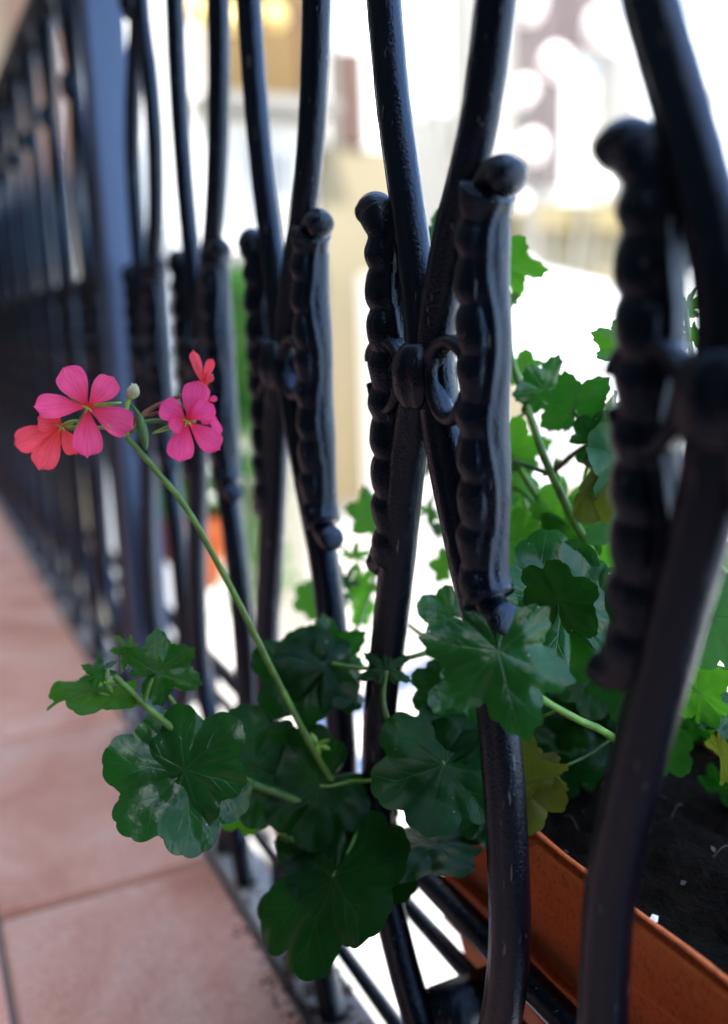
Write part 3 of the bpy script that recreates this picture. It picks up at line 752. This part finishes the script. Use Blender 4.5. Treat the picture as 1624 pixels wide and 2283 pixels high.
# ---------------------------------------------------------------- flowers
def petal_mesh(seed, wide=.42, ruf=.04, curl=.1):
    r_ = random.Random(seed); bm = bmesh.new(); uvl = bm.loops.layers.uv.new('UVMap'); U = {}
    nl, nw = 22, 14; g = []
    ph = r_.uniform(0, 6)
    for i in range(nl+1):
        t = i/nl; w_ = wide*(.12+.88*math.sin(math.pi/2*min(1, t/.72))**1.5) if t < .72 else wide*math.sqrt(max(0.0, 1-((t-.72)/.2815)**3.4))
        row = []
        for j in range(nw+1):
            s = -1+2*j/nw
            x = s*w_*.96; y = t*(1-.035*s*s) + (.02*math.sin(s*4+ph) + .014*math.sin(s*9+ph*2))*(t**6)
            z = curl*t*t*-.6 + .16*s*s*w_ + ruf*math.sin(3*s+ph)*t*t + .025*noise.noise(Vector((x*4, y*4, seed)))
            v = bm.verts.new((x, y, z)); U[v] = (s*.5+.5, t); row.append(v)
        g.append(row)
    for i in range(nl):
        for j in range(nw): bm.faces.new((g[i][j], g[i][j+1], g[i+1][j+1], g[i+1][j]))
    for f_ in bm.faces:
        for l in f_.loops: l[uvl].uv = U[l.vert]
    return bm_mesh('petal', bm)
def frame_at(p, k, ang, s, ta, tb):
    o0 = at(*p, k); view = (o0-CC).normalized(); n = -view
    rt = (CR-view*CR.dot(view)).normalized(); up = n.cross(rt)
    yax = rt*math.cos(R(ang))+up*math.sin(R(ang)); xax = yax.cross(n)
    B = Matrix((xax, yax, n)).transposed() @ Matrix.Rotation(R(ta), 3, 'X') @ Matrix.Rotation(R(tb), 3, 'Y')
    mw = B.to_4x4() @ Matrix.Diagonal((s, s, s, 1)); mw.translation = o0
    return mw
def flower(c, k, petals, mat, sepals, seed):
    """petals: (angle, length px, width ratio, ta, tb); first one is the flower's own mesh parent"""
    e = bpy.data.objects.new('flower', None); col.objects.link(e); e.location = at(*c, k); e.parent = g1; 
    bpy.context.view_layer.update(); e.matrix_parent_inverse = g1.matrix_world.inverted(); bpy.context.view_layer.update()
    for i, (a, l, w_, ta, tb) in enumerate(petals):
        me = petal_mesh(seed*10+i, w_); me.materials.append(mat)
        o = link('petal', me, None); o.parent = e; o.matrix_parent_inverse = e.matrix_world.inverted()
        q = 4; o.matrix_basis = frame_at((c[0]+q*math.cos(R(a)), c[1]-q*math.sin(R(a))), k-.0003*i, a, l/PF*k, ta, tb)
    for a, l in sepals: bud(c, k+.002, a, l, 4.2, SEPAL, 'sepal', e)
    for a in (20, 95, 170, 250, 310): bud(c, k-.003, a, 15, 1.4, SEPAL if a > 100 else CORAL, 'stamen', e)
    return e
flower((196, 908), .392, [(118, 96, .36, 12, 5), (48, 84, .36, 8, -10), (178, 108, .27, 5, 12), (-26, 104, .33, 4, 4), (-92, 108, .32, -4, 6)], PINK, [(8, 76), (-42, 72), (242, 66), (150, 50)], 1)
flower((136, 950), .398, [(203, 102, .29, 8, 6), (243, 104, .29, 5, 0), (-62, 66, .36, 10, 25), (158, 62, .42, 45, 0), (120, 40, .4, 30, 20)], CORAL, [(20, 40), (-10, 46)], 2)
flower((418, 938), .40, [(72, 88, .36, 10, 12), (147, 66, .42, 18, 4), (-42, 92, .30, 4, 0), (-104, 88, .36, 0, 8), (32, 72, .34, 32, 10), (195, 40, .55, 20, 0)], MAGENTA, [(200, 84), (-5, 20)], 3)
flower((458, 895), .408, [(-68, 78, .20, 5, 45), (-86, 50, .3, 20, 20), (18, 24, .3, 10, 10)], MAGENTA, [], 4)
flower((452, 862), .404, [(60, 30, .5, 10, 20), (102, 78, .20, 5, 40), (70, 62, .22, 8, -35)], CORAL, [(50, 36), (70, 30)], 5)
for pts, r_, mm in (([(284, 972, .40), (265, 930, .398), (205, 910, .395)], .0007, STEM), ([(284, 972, .40), (240, 955, .40), (140, 950, .40)], .0007, SEPAL),
                    ([(290, 965, .40), (330, 915, .402), (440, 868, .405)], .0009, STEMR), ([(290, 962, .40), (330, 940, .401), (415, 938, .402)], .001, STEMD),
                    ([(288, 968, .40), (300, 935, .403), (440, 900, .409)], .0006, STEMR),
                    ([(284, 970, .40), (280, 925, .398), (292, 872, .398)], .001, SEPAL), ([(284, 965, .40), (282, 900, .4), (310, 925, .4), (318, 960, .4)], .0008, STEMD)):
    tube_px(g1, 'pedicel', pts, r_, r_, mm)
bud((312, 925), .399, 280, 80, 9, STEMD); bud((290, 888), .397, 68, 34, 12, DRY)
for a in (20, 60, 100, -20): bud((297, 868), .397, a, 14, 3, DRY, 'sepal')

# second, far geranium in the far trough
g2 = thing('geranium', 'blurred bright green geranium growing in the far terracotta trough beyond the bars', 'plant', (.34, 1.2, .19))
for i in range(60):
    y = rs.uniform(1.07, 1.44); x = rs.uniform(.27, .35); z = .17+abs(rs.gauss(0, .10))
    me = get_leaf('round', 2+i % 5, .15, .05, 0, 'b' if i % 3 else 'm'); o = link('leaf', me, None)
    mw = Matrix.Translation((x, y, z)) @ Matrix.Rotation(rs.uniform(0, 6.28), 4, 'Z') @ Matrix.Rotation(rs.uniform(-1, 1), 4, 'X') @ Matrix.Scale(rs.uniform(.02, .032), 4)
    o.parent = g2; o.matrix_parent_inverse = g2.matrix_world.inverted(); o.matrix_basis = mw
    if i % 6 == 0:
        bm = bmesh.new(); sweep(bm, catmull([(x, y, .18), (x+.005, y+.004, (z+.18)/2), (x, y, z)], 5), .0016, 8)
        o = link('stem', bm_mesh('stem', bm), STEM); o.parent = g2; o.matrix_parent_inverse = g2.matrix_world.inverted()

# ---------------------------------------------------------------- far buildings
ew = thing('end_house', 'beige neighbouring house closing the far end of the balcony', 'building', (0, 6.6, -3.2))
box_obj('wall', (-3, 6.6, -3.2), (1.16, 10, 6), PLASTER, ew)
box_obj('shutter', (.84, 6.55, 1.32), (1.16, 6.598, 4.2), bpy.data.materials['brown_wood'], ew, .004)  # added dark strip covering the too bright sunlit wall
box_obj('door', (-.9, 6.56, 0), (-.1, 6.598, 2.05), BROWN, ew, .004)
box_obj('shutter', (.35, 6.55, -.4), (1.1, 6.598, 1.3), stone('slate_shutter', (.05, .06, .07), (.07, .08, .09), 2, .5), ew, .004)  # added dark panel giving the lower wall its shaded tone
YB = 9.0
bt = thing('apartment_building', 'sunlit cream building with brown doors and shutters across the courtyard', 'building', (4, YB, -3.2))
def bpart(name, u0, v0, u1, v1, mat, d0, d1, par=bt, Y=YB, bev=0):
    a, b = aty(u0, v0, Y), aty(u1, v1, Y)
    return box_obj(name, (min(a.x, b.x), Y-d1, min(a.z, b.z)), (max(a.x, b.x), Y-d0, max(a.z, b.z)), mat, par, bev)
box_obj('wall', (.6, YB, -3.2), (16, YB+5, 5.2), PALE, bt)
bpart('cream_panel', 700, 330, 1090, 1075, CREAM, -.05, .12)
bpart('ochre_panel', 430, -250, 705, 240, OCHRE, -.05, .10)
bpart('grey_panel', 880, 250, 1000, 1000, GREY, -.05, .14)
bpart('grey_pilaster', 1000, -300, 1060, 700, GREY, -.05, .16)
bpart('grey_pilaster', 715, -250, 745, 340, GREY, -.05, .13)
bpart('door', 800, 660, 850, 1060, BROWN, .0, .17)
bpart('shutter', 745, 120, 800, 330, BROWN, .0, .16)
bpart('shutter', 1130, -200, 1235, 420, MAUVE, .0, .16)
bpart('shutter', 1250, -200, 1330, 120, MAUVE, .0, .15)
bpart('cornice', 1100, 455, 1420, 520, stone('ochre_cornice', (.24, .19, .08), (.2, .155, .065), 1), -.05, .30)
bpart('cream_panel', 1120, 505, 1420, 640, CREAM, -.05, .10)
bpart('window_frame', 860, 60, 960, 240, WHITE, .0, .2)
bpart('window_pane', 872, 75, 948, 228, TANG, .1, .21)
bpart('balcony_slab', 425, 225, 712, 275, GREY, -.05, .5)
bpart('shutter', 655, 20, 700, 215, BROWN, .0, .16)
bpart('window_frame', 560, 330, 650, 560, WHITE, .0, .15)
bpart('window_pane', 572, 345, 603, 548, TANG, .1, .17)
bpart('window_pane', 609, 345, 640, 548, TANG, .1, .17)
bpart('grey_panel', 1335, 120, 1400, 450, GREY, -.05, .14)
bpart('grey_panel', 1062, -100, 1128, 440, PALEG, -.05, .14)
bpart('grey_panel', 500, 600, 690, 1400, PALEG, -.05, .14)
bpart('cornice', 280, 560, 700, 585, GREY, -.05, .25)
bpart('shutter', 330, 640, 395, 1000, MAUVE, .0, .15)
bpart('roof', 250, -420, 1700, -360, BROWN, -1.0, .5)
# white outbuilding nearer, right
YO = 5.6
ob = thing('outbuilding', 'white sunlit outbuilding with sloping roof edge and a small paned window', 'building', (4.3, YO, -3.2))
a, b, c = aty(1112, 575, YO), aty(1420, 650, YO), aty(1700, 740, YO)
bm = bmesh.new()
vs = [(a.x, -3.2), (c.x, -3.2), (c.x, c.z), (b.x, b.z), (a.x, a.z)]
f0 = [bm.verts.new((x, YO, z)) for x, z in vs]; f1 = [bm.verts.new((x, YO+2.2, z)) for x, z in vs]
bm.faces.new(f0); bm.faces.new(f1[::-1])
for i in range(5): bm.faces.new((f0[i], f1[i], f1[(i+1) % 5], f0[(i+1) % 5]))
bmesh.ops.recalc_face_normals(bm, faces=bm.faces)
o = link('wall', bm_mesh('wall', bm, False), WHITE); o.parent = ob; o.matrix_parent_inverse = ob.matrix_world.inverted()
bpart('cream_band', 1120, 850, 1345, 1340, CREAM, -.02, .03, ob, YO)
wfr = bpart('window', 1183, 865, 1288, 1065, WHITE, .0, .05, ob, YO)
for i in range(3):
    for j in range(5):
        q = bpart('pane', 1192+32*i, 872+38*j, 1192+32*i+24, 872+38*j+30, DPANE if (i+j) % 3 else MAUVE, .045, .056, None, YO)
        q.parent = wfr; q.matrix_parent_inverse = wfr.matrix_world.inverted()
for u_ in (1125, 1345): bpart('quoin', u_-9, 560 if u_ < 1200 else 700, u_+9, 850, PALEG, -.02, .04, ob, YO)
for j in range(3): bpart('step', 1130, 1150+55*j, 1330, 1160+55*j, GREY, -.02, .05, ob, YO)

# added globes and balls that make the round blurred lights
GL = [(440, 25, 30), (462, 50, 18), (523, 42, 26), (612, 38, 28)]
for i, (u, v, r_) in enumerate(GL):
    p = aty(u, v, YB-.6); s = r_/PF*(p-CC).dot(CF)
    t = thing('globe_lantern', ['large yellow globe lantern, leftmost on the ochre wall', 'small yellow globe lantern low beside the large leftmost one', 'oval yellow globe lantern, middle one on the ochre wall', 'tan globe lantern, rightmost on the ochre wall'][i], 'lantern', p, 'globe lanterns hanging before the ochre wall')
    bm = bmesh.new(); bmesh.ops.create_uvsphere(bm, u_segments=20, v_segments=12, radius=s)
    o = link('globe', bm_mesh('globe', bm), YELL); o.parent = t
    bm = bmesh.new(); bmesh.ops.create_cone(bm, cap_ends=True, segments=12, radius1=s*.35, radius2=s*.2, depth=s*.4, matrix=Matrix.Translation((0, 0, s*1.1))); 
    o = link('cap', bm_mesh('cap', bm), BROWN); o.parent = t
    bm = bmesh.new(); sweep(bm, [Vector((0, 0, s*1.2)), Vector((0, .3, s*1.6)), Vector((0, .5, s*1.6))], s*.05, 6); o = link('bracket', bm_mesh('bracket', bm), BROWN); o.parent = t
BL = [(1240, 140, 42), (1180, 10, 46), (1172, 200, 34), (1160, 215, 30), (1185, 330, 42), (1160, 450, 24), (1175, 600, 26), (1350, 60, 60), (1345, 410, 50), (925, 90, 34), (935, 160, 34), (932, 235, 34), (1560, 210, 40)]
tr = thing('flowering_tree', 'tall slender tree with round pale blossom heads before the brown shutters', 'tree', aty(1200, 1200, YB-1.2))  # added tree, its pale balls imitate blurred highlights
for u, v, r_ in BL:
    p = aty(u, v, YB-1.2); s = r_*.8/PF*(p-CC).dot(CF)
    bm = bmesh.new(); bmesh.ops.create_icosphere(bm, subdivisions=3, radius=s, matrix=Matrix.Translation(p))
    for vv in bm.verts: vv.co += noise.noise_vector(vv.co*9)*s*.25
    o = link('blossom', bm_mesh('blossom', bm), PINKW); o.parent = tr; o.matrix_parent_inverse = tr.matrix_world.inverted()
bm = bmesh.new(); base = aty(1200, 900, YB-1.2)
for u, v, r_ in BL:
    p = aty(u, v, YB-1.2); q = Vector((base.x, base.y, -1.2)); sweep(bm, catmull([q, q.lerp(p, .5)+Vector((.08, .05, -.1)), p], 5), lambda t, th: .03*(1-t)+.008, 6)
sweep(bm, [Vector((base.x, base.y, -3.2)), Vector((base.x, base.y, -1.1))], .05, 8)
o = link('trunk', bm_mesh('trunk', bm), GREY); o.parent = tr; o.matrix_parent_inverse = tr.matrix_world.inverted()
# shrub seen between the far bars
p = aty(540, 790, 5.0)
sh = thing('shrub', 'blurred green shrub standing in the courtyard between the bars', 'shrub', (p.x, p.y, -3.2))
bm = bmesh.new(); LGR = LEAF['b']
for i in range(2600):
    a_ = Vector((rs.gauss(0, .11), rs.gauss(0, .14), rs.uniform(-.45, .45))); c_ = Vector((p.x, p.y, p.z))+a_
    if rs.random() < .3: c_.z = rs.uniform(-1.2, -.3)
    d1 = Vector((rs.uniform(-1, 1), rs.uniform(-1, 1), rs.uniform(-1, 1))).normalized(); d2 = d1.orthogonal().normalized(); s = rs.uniform(.02, .045)
    vs = [bm.verts.new(c_+d1*s), bm.verts.new(c_+d2*s*.5), bm.verts.new(c_-d1*s), bm.verts.new(c_-d2*s*.5)]; bm.faces.new(vs)
o = link('foliage', bm_mesh('foliage', bm, False), LGR); o['kind'] = 'stuff'; o.parent = sh; o.matrix_parent_inverse = sh.matrix_world.inverted()
bm = bmesh.new(); sweep(bm, [Vector((p.x, p.y, -3.2)), Vector((p.x+.03, p.y, -1.2)), Vector((p.x, p.y, p.z+.2))], lambda t, th: .04*(1-t)+.01, 8)
o = link('trunk', bm_mesh('trunk', bm), BROWN); o.parent = sh; o.matrix_parent_inverse = sh.matrix_world.inverted()
